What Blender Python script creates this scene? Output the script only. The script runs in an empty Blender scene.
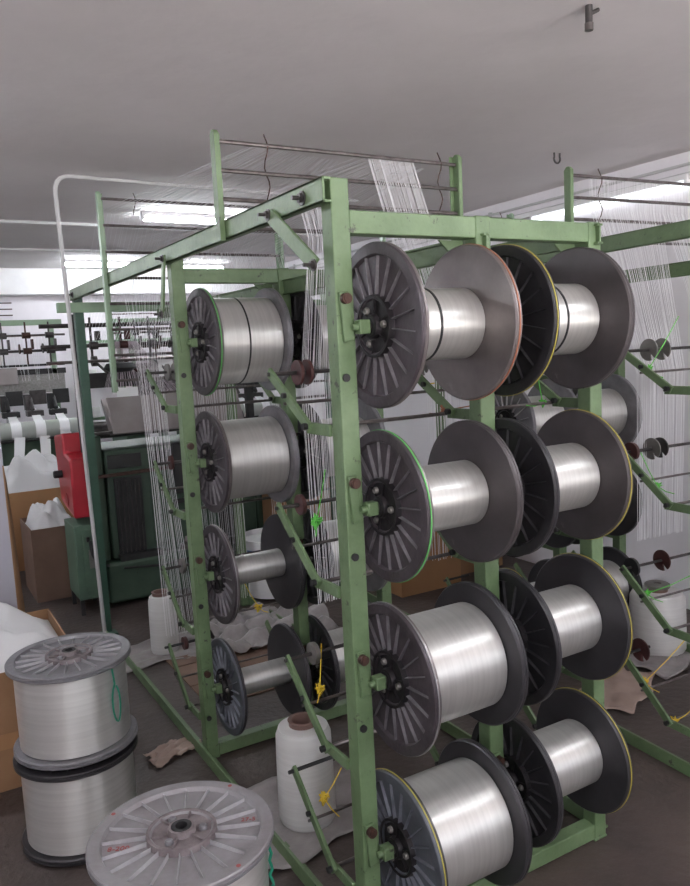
import bpy, math, random
from mathutils import Vector, Matrix, Euler
random.seed(7)
S = bpy.context.scene
C = S.collection
PI = math.pi
D90 = PI/2

# ------------------------------------------------------------------ materials
def mat(name, base, rough=.6, metal=0., noise=None, bump=0., bscale=40., stretch=None, coat=0., spec=.5, dark=None, wear=None):
    m = bpy.data.materials.new(name); m.use_nodes = True
    nt = m.node_tree; N = nt.nodes; L = nt.links
    b = N['Principled BSDF']
    b.inputs['Base Color'].default_value = (*base, 1)
    b.inputs['Roughness'].default_value = rough
    b.inputs['Metallic'].default_value = metal
    b.inputs['Coat Weight'].default_value = coat
    b.inputs['Specular IOR Level'].default_value = spec
    tc = N.new('ShaderNodeTexCoord'); mp = N.new('ShaderNodeMapping')
    L.new(tc.outputs['Object'], mp.inputs['Vector'])
    if stretch: mp.inputs['Scale'].default_value = stretch
    col = None
    if noise:
        sc, amt, c2 = noise
        n = N.new('ShaderNodeTexNoise'); n.inputs['Scale'].default_value = sc; n.inputs['Detail'].default_value = 7
        n.inputs['Roughness'].default_value = .62
        L.new(mp.outputs['Vector'], n.inputs['Vector'])
        r = N.new('ShaderNodeValToRGB'); r.color_ramp.elements[0].position = .5-amt; r.color_ramp.elements[1].position = .5+amt
        r.color_ramp.elements[0].color = (*c2, 1); r.color_ramp.elements[1].color = (*base, 1)
        L.new(n.outputs['Fac'], r.inputs['Fac']); col = r.outputs['Color']
    if wear:
        sc, th, c3 = wear
        n = N.new('ShaderNodeTexNoise'); n.inputs['Scale'].default_value = sc; n.inputs['Detail'].default_value = 10
        n.inputs['Roughness'].default_value = .7
        L.new(tc.outputs['Object'], n.inputs['Vector'])
        r = N.new('ShaderNodeValToRGB'); r.color_ramp.elements[0].position = th; r.color_ramp.elements[1].position = th+.05
        r.color_ramp.elements[0].color = (0, 0, 0, 1); r.color_ramp.elements[1].color = (1, 1, 1, 1)
        L.new(n.outputs['Fac'], r.inputs['Fac'])
        mx = N.new('ShaderNodeMix'); mx.data_type = 'RGBA'
        L.new(r.outputs['Color'], mx.inputs['Factor'])
        if col: L.new(col, mx.inputs['A'])
        else: mx.inputs['A'].default_value = (*base, 1)
        mx.inputs['B'].default_value = (*c3, 1)
        col = mx.outputs['Result']
    if col: L.new(col, b.inputs['Base Color'])
    if bump:
        n = N.new('ShaderNodeTexNoise'); n.inputs['Scale'].default_value = bscale; n.inputs['Detail'].default_value = 6
        L.new(mp.outputs['Vector'], n.inputs['Vector'])
        bp = N.new('ShaderNodeBump'); bp.inputs['Strength'].default_value = bump; bp.inputs['Distance'].default_value = .01
        L.new(n.outputs['Fac'], bp.inputs['Height']); L.new(bp.outputs['Normal'], b.inputs['Normal'])
    return m

def brushed(m):
    nt = m.node_tree; b = nt.nodes['Principled BSDF']; tg = nt.nodes.new('ShaderNodeTangent'); tg.direction_type = 'RADIAL'; tg.axis = 'Z'
    nt.links.new(tg.outputs['Tangent'], b.inputs['Tangent']); b.inputs['Anisotropic'].default_value = .75
green = mat('green_paint', (.140,.208,.106), .45, 0, noise=(11,.22,(.080,.130,.058)), bump=.15, bscale=60, wear=(24,.615,(.04,.045,.03)))
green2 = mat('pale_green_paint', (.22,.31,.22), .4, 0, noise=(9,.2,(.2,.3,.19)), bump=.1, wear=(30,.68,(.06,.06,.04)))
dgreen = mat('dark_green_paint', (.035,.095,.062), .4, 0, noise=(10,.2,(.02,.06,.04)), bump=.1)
mgreen = mat('machine_green', (.045,.078,.050), .5, 0, noise=(6,.25,(.018,.04,.026)), bump=.1, wear=(18,.66,(.012,.012,.01)))
cgreen = mat('cabinet_green', (.085,.15,.10), .5, 0, noise=(8,.25,(.06,.1,.07)), bump=.1)
floorm = mat('dirty_concrete', (.082,.060,.053), .55, 0, noise=(2.6,.2,(.040,.030,.028)), bump=.6, bscale=30, wear=(38,.66,(.20,.17,.16)))
ceilm = mat('ceiling_plaster', (.80,.755,.76), .85, 0, noise=(1.1,.22,(.70,.655,.66)), bump=.8, bscale=4, wear=(11,.70,(.50,.45,.45)))
wallm = mat('wall_plaster', (.84,.81,.85), .8, 0, noise=(1.6,.25,(.74,.71,.74)), bump=.35, bscale=7, stretch=(1,1,.5), wear=(8,.69,(.42,.38,.39)))
wallb = mat('back_wall_paint', (.76,.72,.76), .8, 0, noise=(2,.2,(.68,.64,.68)))
whitep = mat('white_plaster', (.8,.79,.8), .7, 0, noise=(4,.2,(.7,.68,.7)))
greyfl = mat('grey_cast_metal', (.23,.225,.24), .42, .35, noise=(16,.25,(.14,.132,.145)), bump=.15, bscale=70)
bigfl = mat('light_cast_metal', (.27,.26,.275), .45, .25, noise=(9,.2,(.19,.17,.178)), bump=.15, bscale=70, wear=(11,.66,(.17,.13,.13)))
purplefl = mat('purple_grey_cast_metal', (.088,.074,.084), .42, .35, noise=(10,.25,(.040,.030,.037)), bump=.15, bscale=60, wear=(12,.70,(.30,.28,.30)))
blackfl = mat('black_cast_metal', (.040,.038,.042), .38, .3, noise=(12,.25,(.022,.020,.023)), bump=.12)
bluefl = mat('blue_grey_cast_metal', (.13,.14,.165), .42, .35, noise=(12,.25,(.07,.075,.09)), bump=.15)
innerx = mat('dull_flange_face', (.105,.093,.097), .38, .6, noise=(6,.25,(.06,.052,.055)), wear=(8,.66,(.15,.14,.14))); brushed(innerx)
ribm = mat('grey_rib_edge', (.26,.245,.26), .4, .4, noise=(25,.2,(.12,.11,.12)))  # rib edges paler than the purple and dull flange faces
ribd = mat('dark_rib_edge', (.085,.082,.09), .36, .4, noise=(25,.2,(.04,.038,.042)))
ribg = mat('pale_rib_edge', (.42,.41,.425), .42, .3, noise=(25,.2,(.30,.285,.30)))
ribb = mat('blue_grey_rib_edge', (.27,.28,.32), .4, .4, noise=(25,.2,(.13,.13,.16)))
hubm = mat('oily_hub', (.035,.03,.034), .45, .5, noise=(30,.2,(.012,.010,.012)), bump=.2)
innerm = mat('worn_flange_face', (.25,.225,.22), .36, .75, noise=(6,.25,(.13,.11,.112)), stretch=(1,1,1), wear=(8,.64,(.24,.22,.22)))
brushed(innerm)
innerd = mat('dark_flange_face', (.055,.052,.058), .36, .4, noise=(8,.25,(.032,.03,.034)), wear=(10,.72,(.10,.09,.09)))
brushed(innerd)
rustm = mat('oily_brown_bolt', (.09,.04,.03), .5, .4, noise=(40,.2,(.03,.015,.012)))
steel = mat('steel_rod', (.24,.215,.21), .3, .85, noise=(30,.2,(.12,.10,.10)))
dsteel = mat('dark_steel', (.10,.09,.09), .4, .6, noise=(20,.2,(.04,.035,.035)))
maroon = mat('maroon_disc', (.085,.028,.026), .5, .1, noise=(20,.2,(.04,.014,.014)))
greydisc = mat('grey_disc', (.25,.235,.225), .5, .6, noise=(22,.25,(.15,.14,.13)))
blackm = mat('black_rubber', (.012,.012,.014), .5)
blackiron = mat('black_iron', (.025,.024,.026), .5, .2, noise=(15,.2,(.012,.012,.012)))
copper = mat('orange_cord', (.34,.12,.06), .5)
yellow = mat('yellow_string', (.72,.50,.03), .6)
yelline = mat('yellow_rim_paint', (.40,.34,.06), .55)
greenline = mat('green_rim_paint', (.10,.42,.10), .5)
greystripe = mat('grey_rim', (.3,.29,.3), .35, .6)
brightgreen = mat('bright_green_string', (.12,.55,.07), .6)
tealm = mat('teal_cord', (.0,.17,.10), .6)
redm = mat('red_paint', (.42,.012,.028), .38, 0, noise=(4,.2,(.33,.01,.02)), coat=.3)
redmark = mat('red_marker', (.28,.05,.05), .6)
cardb = mat('cardboard', (.30,.165,.085), .8, 0, noise=(5,.2,(.24,.13,.065)), bump=.1)
cardd = mat('dark_cardboard', (.17,.10,.07), .8, 0, noise=(5,.2,(.12,.07,.05)))
cardl = mat('tan_cardboard', (.36,.19,.085), .7, 0, noise=(3,.2,(.3,.155,.07)))
boardw = mat('white_board', (.42,.41,.47), .55, 0, noise=(1.5,.2,(.38,.37,.42)))
cloth = mat('white_fabric', (.62,.61,.62), .8, 0, bump=.2, bscale=25)
plastic = mat('milky_plastic_sheet', (.34,.31,.31), .35, 0, noise=(12,.25,(.20,.18,.18)), bump=.4, bscale=20)
paper = mat('brown_wrapping_paper', (.36,.27,.23), .7, 0, noise=(5,.2,(.28,.2,.17)), bump=.3, bscale=14)
tubem = mat('brown_cardboard_tube', (.17,.10,.085), .6)
def threadmat(name, c):
    m = bpy.data.materials.new(name); m.use_nodes = True; nt = m.node_tree; N = nt.nodes
    d = N.new('ShaderNodeBsdfDiffuse'); t = N.new('ShaderNodeBsdfTranslucent'); x = N.new('ShaderNodeMixShader'); x.inputs[0].default_value = .5
    d.inputs['Color'].default_value = (*c,1); t.inputs['Color'].default_value = (*c,1)
    N.remove(N['Principled BSDF'])
    nt.links.new(d.outputs[0], x.inputs[1]); nt.links.new(t.outputs[0], x.inputs[2]); nt.links.new(x.outputs[0], N['Material Output'].inputs['Surface'])
    return m
threadm = threadmat('white_thread', (.88,.87,.89))
threadp = threadmat('mauve_thread', (.70,.63,.68))
conduit = mat('white_conduit', (.52,.51,.52), .45)
feltm = mat('grey_felt', (.36,.38,.35), .8)
whitetape = mat('white_woven_tape', (.85,.85,.86), .7)
galv = mat('galvanised_sheet', (.30,.27,.27), .45, .5, noise=(4,.2,(.23,.20,.20)))
bluesack = mat('blue_stripe', (.13,.20,.38), .7)
webm = mat('mesh_reed', (.33,.32,.31), .7, 0, noise=(60,.15,(.22,.21,.2)))

def yarn(name, base, dark):
    m = bpy.data.materials.new(name); m.use_nodes = True
    nt = m.node_tree; N = nt.nodes; L = nt.links; b = N['Principled BSDF']
    b.inputs['Metallic'].default_value = .72; b.inputs['Roughness'].default_value = .45
    b.inputs['Anisotropic'].default_value = .8; b.inputs['Anisotropic Rotation'].default_value = .25
    tg = N.new('ShaderNodeTangent'); tg.direction_type = 'RADIAL'; tg.axis = 'Z'
    L.new(tg.outputs['Tangent'], b.inputs['Tangent'])
    tc = N.new('ShaderNodeTexCoord'); mp = N.new('ShaderNodeMapping'); mp.inputs['Scale'].default_value = (.6,.6,46)
    n = N.new('ShaderNodeTexNoise'); n.inputs['Scale'].default_value = 1.6; n.inputs['Detail'].default_value = 5
    L.new(tc.outputs['Object'], mp.inputs['Vector']); L.new(mp.outputs['Vector'], n.inputs['Vector'])
    r = N.new('ShaderNodeValToRGB'); r.color_ramp.elements[0].position = .3; r.color_ramp.elements[1].position = .7
    r.color_ramp.elements[0].color = (*dark,1); r.color_ramp.elements[1].color = (*base,1)
    L.new(n.outputs['Fac'], r.inputs['Fac']); L.new(r.outputs['Color'], b.inputs['Base Color'])
    bp = N.new('ShaderNodeBump'); bp.inputs['Strength'].default_value = .12; bp.inputs['Distance'].default_value = .003
    L.new(n.outputs['Fac'], bp.inputs['Height']); L.new(bp.outputs['Normal'], b.inputs['Normal'])
    return m
yarnm = yarn('silver_white_yarn', (.64,.63,.61), (.53,.52,.505))
conem = yarn('white_cone_yarn', (.66,.65,.64), (.55,.54,.53)); conem.node_tree.nodes['Principled BSDF'].inputs['Metallic'].default_value = .15
emitw = bpy.data.materials.new('wall_lamp_glow'); emitw.use_nodes = True
emitw.node_tree.nodes['Principled BSDF'].inputs['Emission Color'].default_value = (.9,.96,1,1)
emitw.node_tree.nodes['Principled BSDF'].inputs['Emission Strength'].default_value = 1.1
emit = bpy.data.materials.new('lamp_glow'); emit.use_nodes = True
emit.node_tree.nodes['Principled BSDF'].inputs['Emission Color'].default_value = (.9,.96,1,1)
emit.node_tree.nodes['Principled BSDF'].inputs['Emission Strength'].default_value = 50

# ------------------------------------------------------------------ mesh builder
class MB:
    def __init__(s): s.v = []; s.f = []; s.m = []
    def add(s, vs, fs, mi=0, M=None):
        o = len(s.v)
        s.v += [tuple(M @ Vector(v)) if M else tuple(v) for v in vs]
        s.f += [tuple(o+i for i in f) for f in fs]; s.m += [mi]*len(fs)
        return s
    def box(s, c, d, mi=0, M=None):
        x,y,z = c; a,b,e = d[0]/2,d[1]/2,d[2]/2
        vs = [(x+i*a,y+j*b,z+k*e) for k in (-1,1) for j in (-1,1) for i in (-1,1)]
        return s.add(vs, [(0,2,3,1),(4,5,7,6),(0,1,5,4),(2,6,7,3),(0,4,6,2),(1,3,7,5)], mi, M)
    def span(s, a, b, mi=0):
        return s.box([(a[i]+b[i])/2 for i in range(3)], [abs(b[i]-a[i]) for i in range(3)], mi)
    def bar(s, p, q, w, h, mi=0, up=(0,0,1)):
        p,q = Vector(p),Vector(q); d = (q-p).normalized(); up = Vector(up)
        if abs(d.dot(up)) > .98: up = Vector((0,1,0))
        r = d.cross(up).normalized(); u = r.cross(d)
        vs = []
        for e in (p,q):
            for i,j in ((-1,-1),(1,-1),(1,1),(-1,1)): vs.append(e+r*i*w/2+u*j*h/2)
        return s.add(vs, [(0,1,2,3),(7,6,5,4),(0,4,5,1),(1,5,6,2),(2,6,7,3),(3,7,4,0)], mi)
    def tube(s, pts, r, n=10, mi=0, cap=True, rad=None):
        pts = [Vector(p) for p in pts]; vs = []; fs = []
        up = None
        for i,p in enumerate(pts):
            d = (pts[min(i+1,len(pts)-1)]-pts[max(i-1,0)]).normalized()
            if up is None:
                up = Vector((0,0,1)) if abs(d.z) < .9 else Vector((1,0,0))
            a = d.cross(up).normalized(); b = a.cross(d); up = b
            rr = rad[i] if rad else r
            for k in range(n):
                t = 2*PI*k/n; vs.append(p+a*math.cos(t)*rr+b*math.sin(t)*rr)
        for i in range(len(pts)-1):
            for k in range(n):
                k2 = (k+1)%n; fs.append((i*n+k,(i+1)*n+k,(i+1)*n+k2,i*n+k2))
        if cap: fs.append(tuple(range(n))); fs.append(tuple((len(pts)-1)*n+k for k in reversed(range(n))))
        return s.add(vs, fs, mi)
    def lathe(s, prof, n=64, mi=0, M=None, closed=False):
        vs = []; fs = []
        for (r,z) in prof:
            for k in range(n):
                t = 2*PI*k/n; vs.append((r*math.cos(t), r*math.sin(t), z))
        P = len(prof)
        for i in range(P if closed else P-1):
            j = (i+1)%P
            for k in range(n):
                k2 = (k+1)%n; fs.append((i*n+k,i*n+k2,j*n+k2,j*n+k))
        if not closed:
            if prof[0][0] > 1e-6: fs.append(tuple(reversed(range(n))))
            if prof[-1][0] > 1e-6: fs.append(tuple((P-1)*n+k for k in range(n)))
        return s.add(vs, fs, mi, M)
    def prism(s, poly, a, b, axis=0, mi=0):
        n = len(poly); vs = []
        for t in (a,b):
            for (u,v) in poly:
                vs.append((t,u,v) if axis==0 else ((u,t,v) if axis==1 else (u,v,t)))
        fs = [tuple(range(n)), tuple(n+i for i in reversed(range(n)))]
        fs += [(i,n+i,n+(i+1)%n,(i+1)%n) for i in range(n)]
        return s.add(vs, fs, mi)
    def build(s, name, mats, parent=None, smooth=True, bevel=0., loc=None, rot=None, ang=35):
        me = bpy.data.meshes.new(name); me.from_pydata(s.v, [], s.f)
        if not isinstance(mats, (list,tuple)): mats = [mats]
        for m in mats: me.materials.append(m)
        me.polygons.foreach_set('material_index', s.m)
        import bmesh
        bm = bmesh.new(); bm.from_mesh(me); bmesh.ops.recalc_face_normals(bm, faces=bm.faces); bm.to_mesh(me); bm.free()
        if smooth:
            me.polygons.foreach_set('use_smooth', [True]*len(me.polygons)); me.set_sharp_from_angle(angle=math.radians(ang))
        o = bpy.data.objects.new(name, me); C.objects.link(o)
        if parent: o.parent = parent
        if loc: o.location = loc
        if rot: o.rotation_euler = rot
        if bevel:
            b = o.modifiers.new('bevel','BEVEL'); b.width = bevel; b.segments = 2; b.limit_method = 'ANGLE'
        return o

def tag(o, label=None, cat=None, group=None, kind=None):
    if label: o['label'] = label
    if cat: o['category'] = cat
    if group: o['group'] = group
    if kind: o['kind'] = kind
    return o
def thing(name, label, cat, loc=(0,0,0), rot=(0,0,0), group=None):
    o = bpy.data.objects.new(name, None); C.objects.link(o); o.empty_display_size = .05
    o.location = loc; o.rotation_euler = rot
    return tag(o, label, cat, group)
def copy_tree(o, parent=None):
    kids = [k for k in o.children]
    c = o.copy(); C.objects.link(c); c.parent = parent
    if parent: c.matrix_parent_inverse = o.matrix_parent_inverse.copy()
    for k in kids: copy_tree(k, c)
    return c
def struct(name, mb, m, **k): return tag(mb.build(name, m, **k), kind='structure')

# ------------------------------------------------------------------ the room
CZ = 2.57; XW = 2.9; YB = 7.1; X0 = -3.2; Y0 = -4.2
struct('floor', MB().span((X0-.1,Y0,-.1),(XW+.1,YB+.1,0)), floorm, smooth=False)
struct('ceiling', MB().span((X0-.1,Y0,CZ),(XW+.1,YB+.1,CZ+.1)), ceilm, smooth=False)
struct('wall_right', MB().span((XW,Y0,0),(XW+.1,YB,CZ)), wallm, smooth=False)
struct('wall_back', MB().span((X0,YB,0),(XW+.1,YB+.1,CZ)), wallb, smooth=False)
struct('wall_left', MB().span((X0-.1,Y0,0),(X0,YB,CZ)), wallm, smooth=False)
struct('wall_front', MB().span((X0,Y0-.1,0),(XW,Y0,.8)).span((X0,Y0-.1,2.4),(XW,Y0,CZ)).span((X0,Y0-.1,.8),(-2.6,Y0,2.4)).span((2.3,Y0-.1,.8),(XW,Y0,2.4)), wallm, smooth=False)  # wide opening added behind the camera to let world light in
mb = MB()
for k in range(6): mb.box((-2.6+k*.98,Y0-.05,1.6),(.05,.06,1.6))
mb.span((-2.6,Y0-.08,.8),(2.3,Y0-.02,.86)).span((-2.6,Y0-.08,2.34),(2.3,Y0-.02,2.4))
struct('added_window_1', mb, whitep, bevel=.003)  # unseen window frame, added with the opening that brightens the room
struct('trim_1', MB().span((X0,6.9,2.31),(XW,YB,CZ)), whitep, bevel=.004)     # lintel beam under the ceiling
mb = MB(); mb.box((XW-.02,1.4,CZ-.135),(.04,11,.03))
struct('trim_2', mb, whitep, bevel=.004)

# ceiling lamps (tube battens)
def batten(x, y, z, L, label, rotz=0, wall=False, power=30):
    t = thing('tube_light', label, 'ceiling light' if not wall else 'wall light', (x,y,z), (0,0,rotz), 'fluorescent tube lights')
    MB().box((0,0,-.015),(L,.045,.03)).box((-L/2+.012,0,-.035),(.02,.04,.045)).box((L/2-.012,0,-.035),(.02,.04,.045)).build('batten', whitep, t, bevel=.003)
    MB().tube([(-L/2+.02,0,-.05),(L/2-.02,0,-.05)], .015, 12).build('tube', emitw if wall else emit, t)
    return t
batten(.98,3.57,CZ,.80,'nearer ceiling tube light above the green rack', .03, power=16)
batten(.92,6.15,CZ,.74,'far ceiling tube light in front of the white lintel, left one', .02, power=16)
batten(1.95,6.3,CZ,.6,'short far ceiling tube light seen right of the second rack post', .02, power=12)
batten(XW-.03,1.72,2.445,1.2,'tube light mounted along the right wall under the conduits', D90, True, power=13)
for (x,y) in ((-1.5,-1.2),(1.6,-1.6),(-1.6,2.2),(-1.5,5.2)):  # extra unseen lamps, added to raise the room's brightness
    batten(x,y,CZ,1.2,'unseen ceiling tube light above the aisle, added to brighten the room', 0, power=26)

# conduits
t = thing('conduit_pipe','pair of white conduits running along the top of the right wall','pipe',(XW-.02,-1,2.5))
for k,(dz) in enumerate((0,-.05)):
    MB().tube([(0,-2,dz),(0,7.9,dz)],.009,8).build('pipe', conduit, t)
m_ = MB()
for k in range(9): m_.box((.005,-1.5+k*1.05,-.025),(.02,.02,.09))
m_.build('clip', conduit, t)
def bent(pts, r=.06, n=5):
    pts = [Vector(p) for p in pts]; out = [pts[0]]
    for i in range(1,len(pts)-1):
        a = pts[i]+(pts[i-1]-pts[i]).normalized()*r; b = pts[i]+(pts[i+1]-pts[i]).normalized()*r
        for k in range(n+1):
            u = k/n; out.append(a*(1-u)**2+pts[i]*2*u*(1-u)+b*u*u)
    return out+[pts[-1]]
tag(MB().tube(bent([(-.045,2.80,.02),(-.137,2.60,CZ-.02),(1.8,2.8,CZ-.015)],.09),.011,8).build('conduit_pipe', conduit),
    'white conduit dropping from the ceiling beside the dark green end post','pipe')
tag(MB().tube([(X0,3.95,CZ-.012),(XW,4.2,CZ-.012)],.012,8).build('conduit_pipe', conduit),'nearer of two thin white conduits crossing the ceiling left to right','pipe')
tag(MB().tube([(X0,5.35,CZ-.012),(XW,5.5,CZ-.012)],.010,8).build('conduit_pipe', conduit),'farther of two thin white conduits crossing the ceiling by the far lamp','pipe')
tag(MB().tube([(.02,6.85,.0),(.02,6.85,2.3)],.012,8).build('conduit_pipe', conduit),'thin white vertical conduit in front of the far wall','pipe')
t = thing('ceiling_bracket','small dark metal pipe stub hanging from the ceiling at the top edge','bracket',(.935,.06,CZ))
MB().tube([(0,0,0),(0,0,-.05)],.011,12).build('stub', dsteel, t)
MB().tube([(0,0,-.05),(.0,0,-.07)],.013,12).build('nozzle', steel, t)
MB().tube([(.010,0,-.02),(.04,0,-.005)],.006,8).build('side_spout', dsteel, t)
hk = [(math.cos(a)*.022,0,-.03+math.sin(a)*.022) for a in [PI*.15-k*PI*1.3/10 for k in range(11)]]
tag(MB().tube([(.02,0,0)]+hk+[(-.02,0,0)],.005,8).build('ceiling_hook', dsteel, loc=(2.199,1.426,CZ)),'small metal hook loop fixed in the ceiling','hook')

# ------------------------------------------------------------------ spools
R = .200; SL = .298
def flange_mesh(name, om, im, rm):
    """outer face towards -z at z=0, inner face at z=.022"""
    mb = MB()
    prof = [(.014,-.004),(.026,-.004),(.028,.004),(.062,.004),(.066,-.003),(.072,-.003),(.0765,.0105),(.1675,.0105),(.172,.001),(R-.003,.001),(R,.004),(R,.009)]
    mb.lathe(prof, 72, 0)
    # remove caps created for the open profile
    mb.f = mb.f[:-2]; mb.m = mb.m[:-2]
    mb.lathe([(R,.009),(R-.002,.0105),(R,.012),(R,.018),(R-.004,.022),(.014,.022)], 72, 1)
    mb.f = mb.f[:-2]; mb.m = mb.m[:-2]
    mb.lathe([(.014,.022),(.014,-.004)], 72, 0); mb.f = mb.f[:-2]; mb.m = mb.m[:-2]
    for k in range(20):
        a = 2*PI*k/20+.07
        M = Matrix.Rotation(a,4,'Z')
        vs = []
        for (x,w,z) in ((.068,.0024,.0005),(.169,.0016,.0035)):
            vs += [(x,-w,.0125),(x,w,.0125),(x,w*.4,z),(x,-w*.4,z)]
        mb.add(vs, [(0,1,2,3),(7,6,5,4),(0,4,5,1),(1,5,6,2),(2,6,7,3),(3,7,4,0)], 2, M)
    me_o = mb.build(name, [om, im, rm], ang=30)
    me = me_o.data; bpy.data.objects.remove(me_o); return me
hubl = mat('stained_hub', (.25,.215,.22), .5, .3, noise=(22,.2,(.12,.095,.10)), bump=.2)
def hub_mesh(name, m):
    mb = MB()
    mb.lathe([(.023,-.012),(.028,-.011),(.031,.0015),(.066,.0015),(.069,-.005),(.0755,-.005),(.0775,.009),(.023,.009)], 48, 0, closed=True)
    mb.lathe([(.0135,-.0125),(.0225,-.0125),(.0225,.006),(.0135,.006)], 32, 2, closed=True)
    for k in range(6):
        mb.box((.049,0,-.001),(.034,.004,.006),0,Matrix.Rotation(PI/3*k+.1,4,'Z'))
    for k in range(3):
        a = 2*PI*k/3+.4; M = Matrix.Translation((.046*math.cos(a),.046*math.sin(a),0))
        mb.lathe([(.0001,-.006),(.007,-.008),(.0095,-.004),(.009,.006)],12,1,M)
    o = mb.build(name, [m, greydisc if m is hubm else greyfl, blackiron]); me = o.data; bpy.data.objects.remove(o); return me
FL = {k: flange_mesh('flange_'+k, a, b, c) for k,a,b,c in (('grey',greyfl,greyfl,ribg),('purple',purplefl,innerm,ribm),('black',blackfl,innerd,ribd),('blue',bluefl,innerd,ribb),('big',bigfl,greyfl,ribg),('worn',innerm,innerm,ribm),('dull',innerx,innerx,ribm))}
HUB = {'dark': hub_mesh('hub', hubm), 'light': hub_mesh('hub', hubl)}
BAR = {}
def barrel_mesh(r, L=SL):
    if (r,L) not in BAR:
        z0, z1 = .0225, L-.0225
        mb = MB().lathe([(.016,z0),(r*.97,z0),(r,z0+.004),(r*1.003,(z0+z1)/2),(r,z1-.004),(r*.97,z1),(.016,z1)],80,0,closed=True)
        o = mb.build('yarn_winding', yarnm); BAR[(r,L)] = o.data; bpy.data.objects.remove(o)
    return BAR[(r,L)]
BAND = {}
def band_mesh(r, z):
    if (r,z) not in BAND:
        o = MB().lathe([(r,z),(r+.0025,z),(r+.0025,z+.006),(r,z+.006)],64,0,closed=True).build('band', blackm)
        BAND[(r,z)] = o.data; bpy.data.objects.remove(o)
    return BAND[(r,z)]
RIM = {}
def rim_mesh(m):
    if m.name not in RIM:
        o = MB().lathe([(R,.0095),(R+.0016,.0095),(R+.0016,.0125),(R,.0125)],72,0,closed=True).build('rim_line', m)
        RIM[m.name] = o.data; bpy.data.objects.remove(o)
    return RIM[m.name]
def child(name, me, parent, loc=(0,0,0), rot=(0,0,0), label=None):
    o = bpy.data.objects.new(name, me); C.objects.link(o); o.parent = parent; o.location = loc; o.rotation_euler = rot
    if label: o['label'] = label
    return o
def spool(label, loc, r, fa='purple', fb='black', rima=None, rimb=None, band=None, standing=False, group='yarn spools on the racks', rz=0., spin=0., hub='dark', tilt=None, L=SL, sc=1.):
    rot = (0,0,0)
    if standing: rot = (0,0,rz)
    elif tilt is not None: rot = (0,D90,tilt)
    else: rot = (0,D90,0)
    t = thing('yarn_spool', label, 'spool', loc, rot, group)
    t.scale = (sc,sc,1)
    f1 = child('flange', FL[fa], t, (0,0,0), (0,0,spin)); f2 = child('flange', FL[fb], t, (0,0,L), (PI,0,spin))
    child('hub', HUB[hub], f1, (0,0,0)); child('hub', HUB[hub], f2, (0,0,0))
    child('yarn_winding', barrel_mesh(r, L), t, label='silver white wound yarn')
    if rima: child('rim_line', rim_mesh(rima), f1, label=rima.name.replace('_',' '))
    if rimb: child('rim_line', rim_mesh(rimb), f2, label=rimb.name.replace('_',' '))
    if band: child('band', band_mesh(r, band), t, label='thin black band round the yarn')
    return t

LV = [1.65, 1.205, .755, .29]; LW = [1.652, 1.20, .77, .345]; LR = [1.65, 1.195, .752, .293]
ys = -.045
XA, XB = .066, .466
near = 'spools on the near row of the near rack'
spool('top left spool of the near rack row, black band on thin winding, copper back rim', (XA,ys,LV[0]), .090,'purple','worn',None,copper,.135,spin=.05,group=near)
spool('top right spool of the near rack row, black band on its winding', (XB,ys,LW[0]), .099,'black','dull',yelline,None,.150,spin=.1,group=near)
spool('second spool from top in the near row, left column, green-rimmed ribbed flange', (XA,ys,LV[1]), .090,'purple','dull',greenline,None,spin=.15,sc=0.955,group=near)
spool('second spool from top in the near row, right column, black ribbed flange', (XB,ys,LW[1]), .100,'black','dull',None,yelline,spin=.02,sc=0.955,group=near)
spool('third spool from top in the near row, left column, fully wound thick barrel', (XA,ys,LV[2]), .145,'purple','black',greystripe,None,spin=.2,sc=0.975,group=near)
spool('third spool from top in the near row, right column, dark back flange with yellow rim', (XB,ys,LW[2]), .103,'black','black',None,yelline,spin=.12,sc=0.945,group=near)
spool('bottom left spool of the near rack row, thick barrel, blue grey yellow-rimmed flange', (XA,ys,LV[3]), .152,'blue','black',yelline,None,spin=.07,sc=0.98,group=near)
spool('bottom right spool of the near rack row, thin barrel between large black flanges', (XB,ys,LW[3]), .103,'black','black',None,yelline,spin=.22,sc=0.93,group=near)
Y1 = 1.205; ys2 = Y1-.045; sec = 'spools on the second row of the near rack'
spool('top left spool of the second rack row, thick winding with a black band', (XA-.01,ys2,LR[0]), .163,'purple','grey',greenline,None,.135,spin=.1,group=sec)
spool('second spool from top in the second rack row, thick winding, left column', (XA-.01,ys2,LR[1]), .156,'purple','grey',None,None,spin=.03,sc=0.98,group=sec)
spool('third spool from top in the second rack row, nearly empty thin barrel', (XA-.01,ys2,LR[2]), .058,'purple','black',greystripe,None,spin=.17,sc=0.97,group=sec)
spool('bottom spool of the second rack row, nearly empty barrel with blue grey ribs', (XA-.01,ys2,LR[3]), .056,'blue','black',None,None,spin=.09,sc=0.95,group=sec)
for i,n in enumerate(('top','second','third','bottom')):
    spool(f'dark ribbed spool half hidden behind the near rack post, {n} level of the second row', (XB-.01,ys2,LR[i]), (.13,.12,.13,.11)[i],'black','grey',None,None,spin=.04*i,group=sec)

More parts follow.
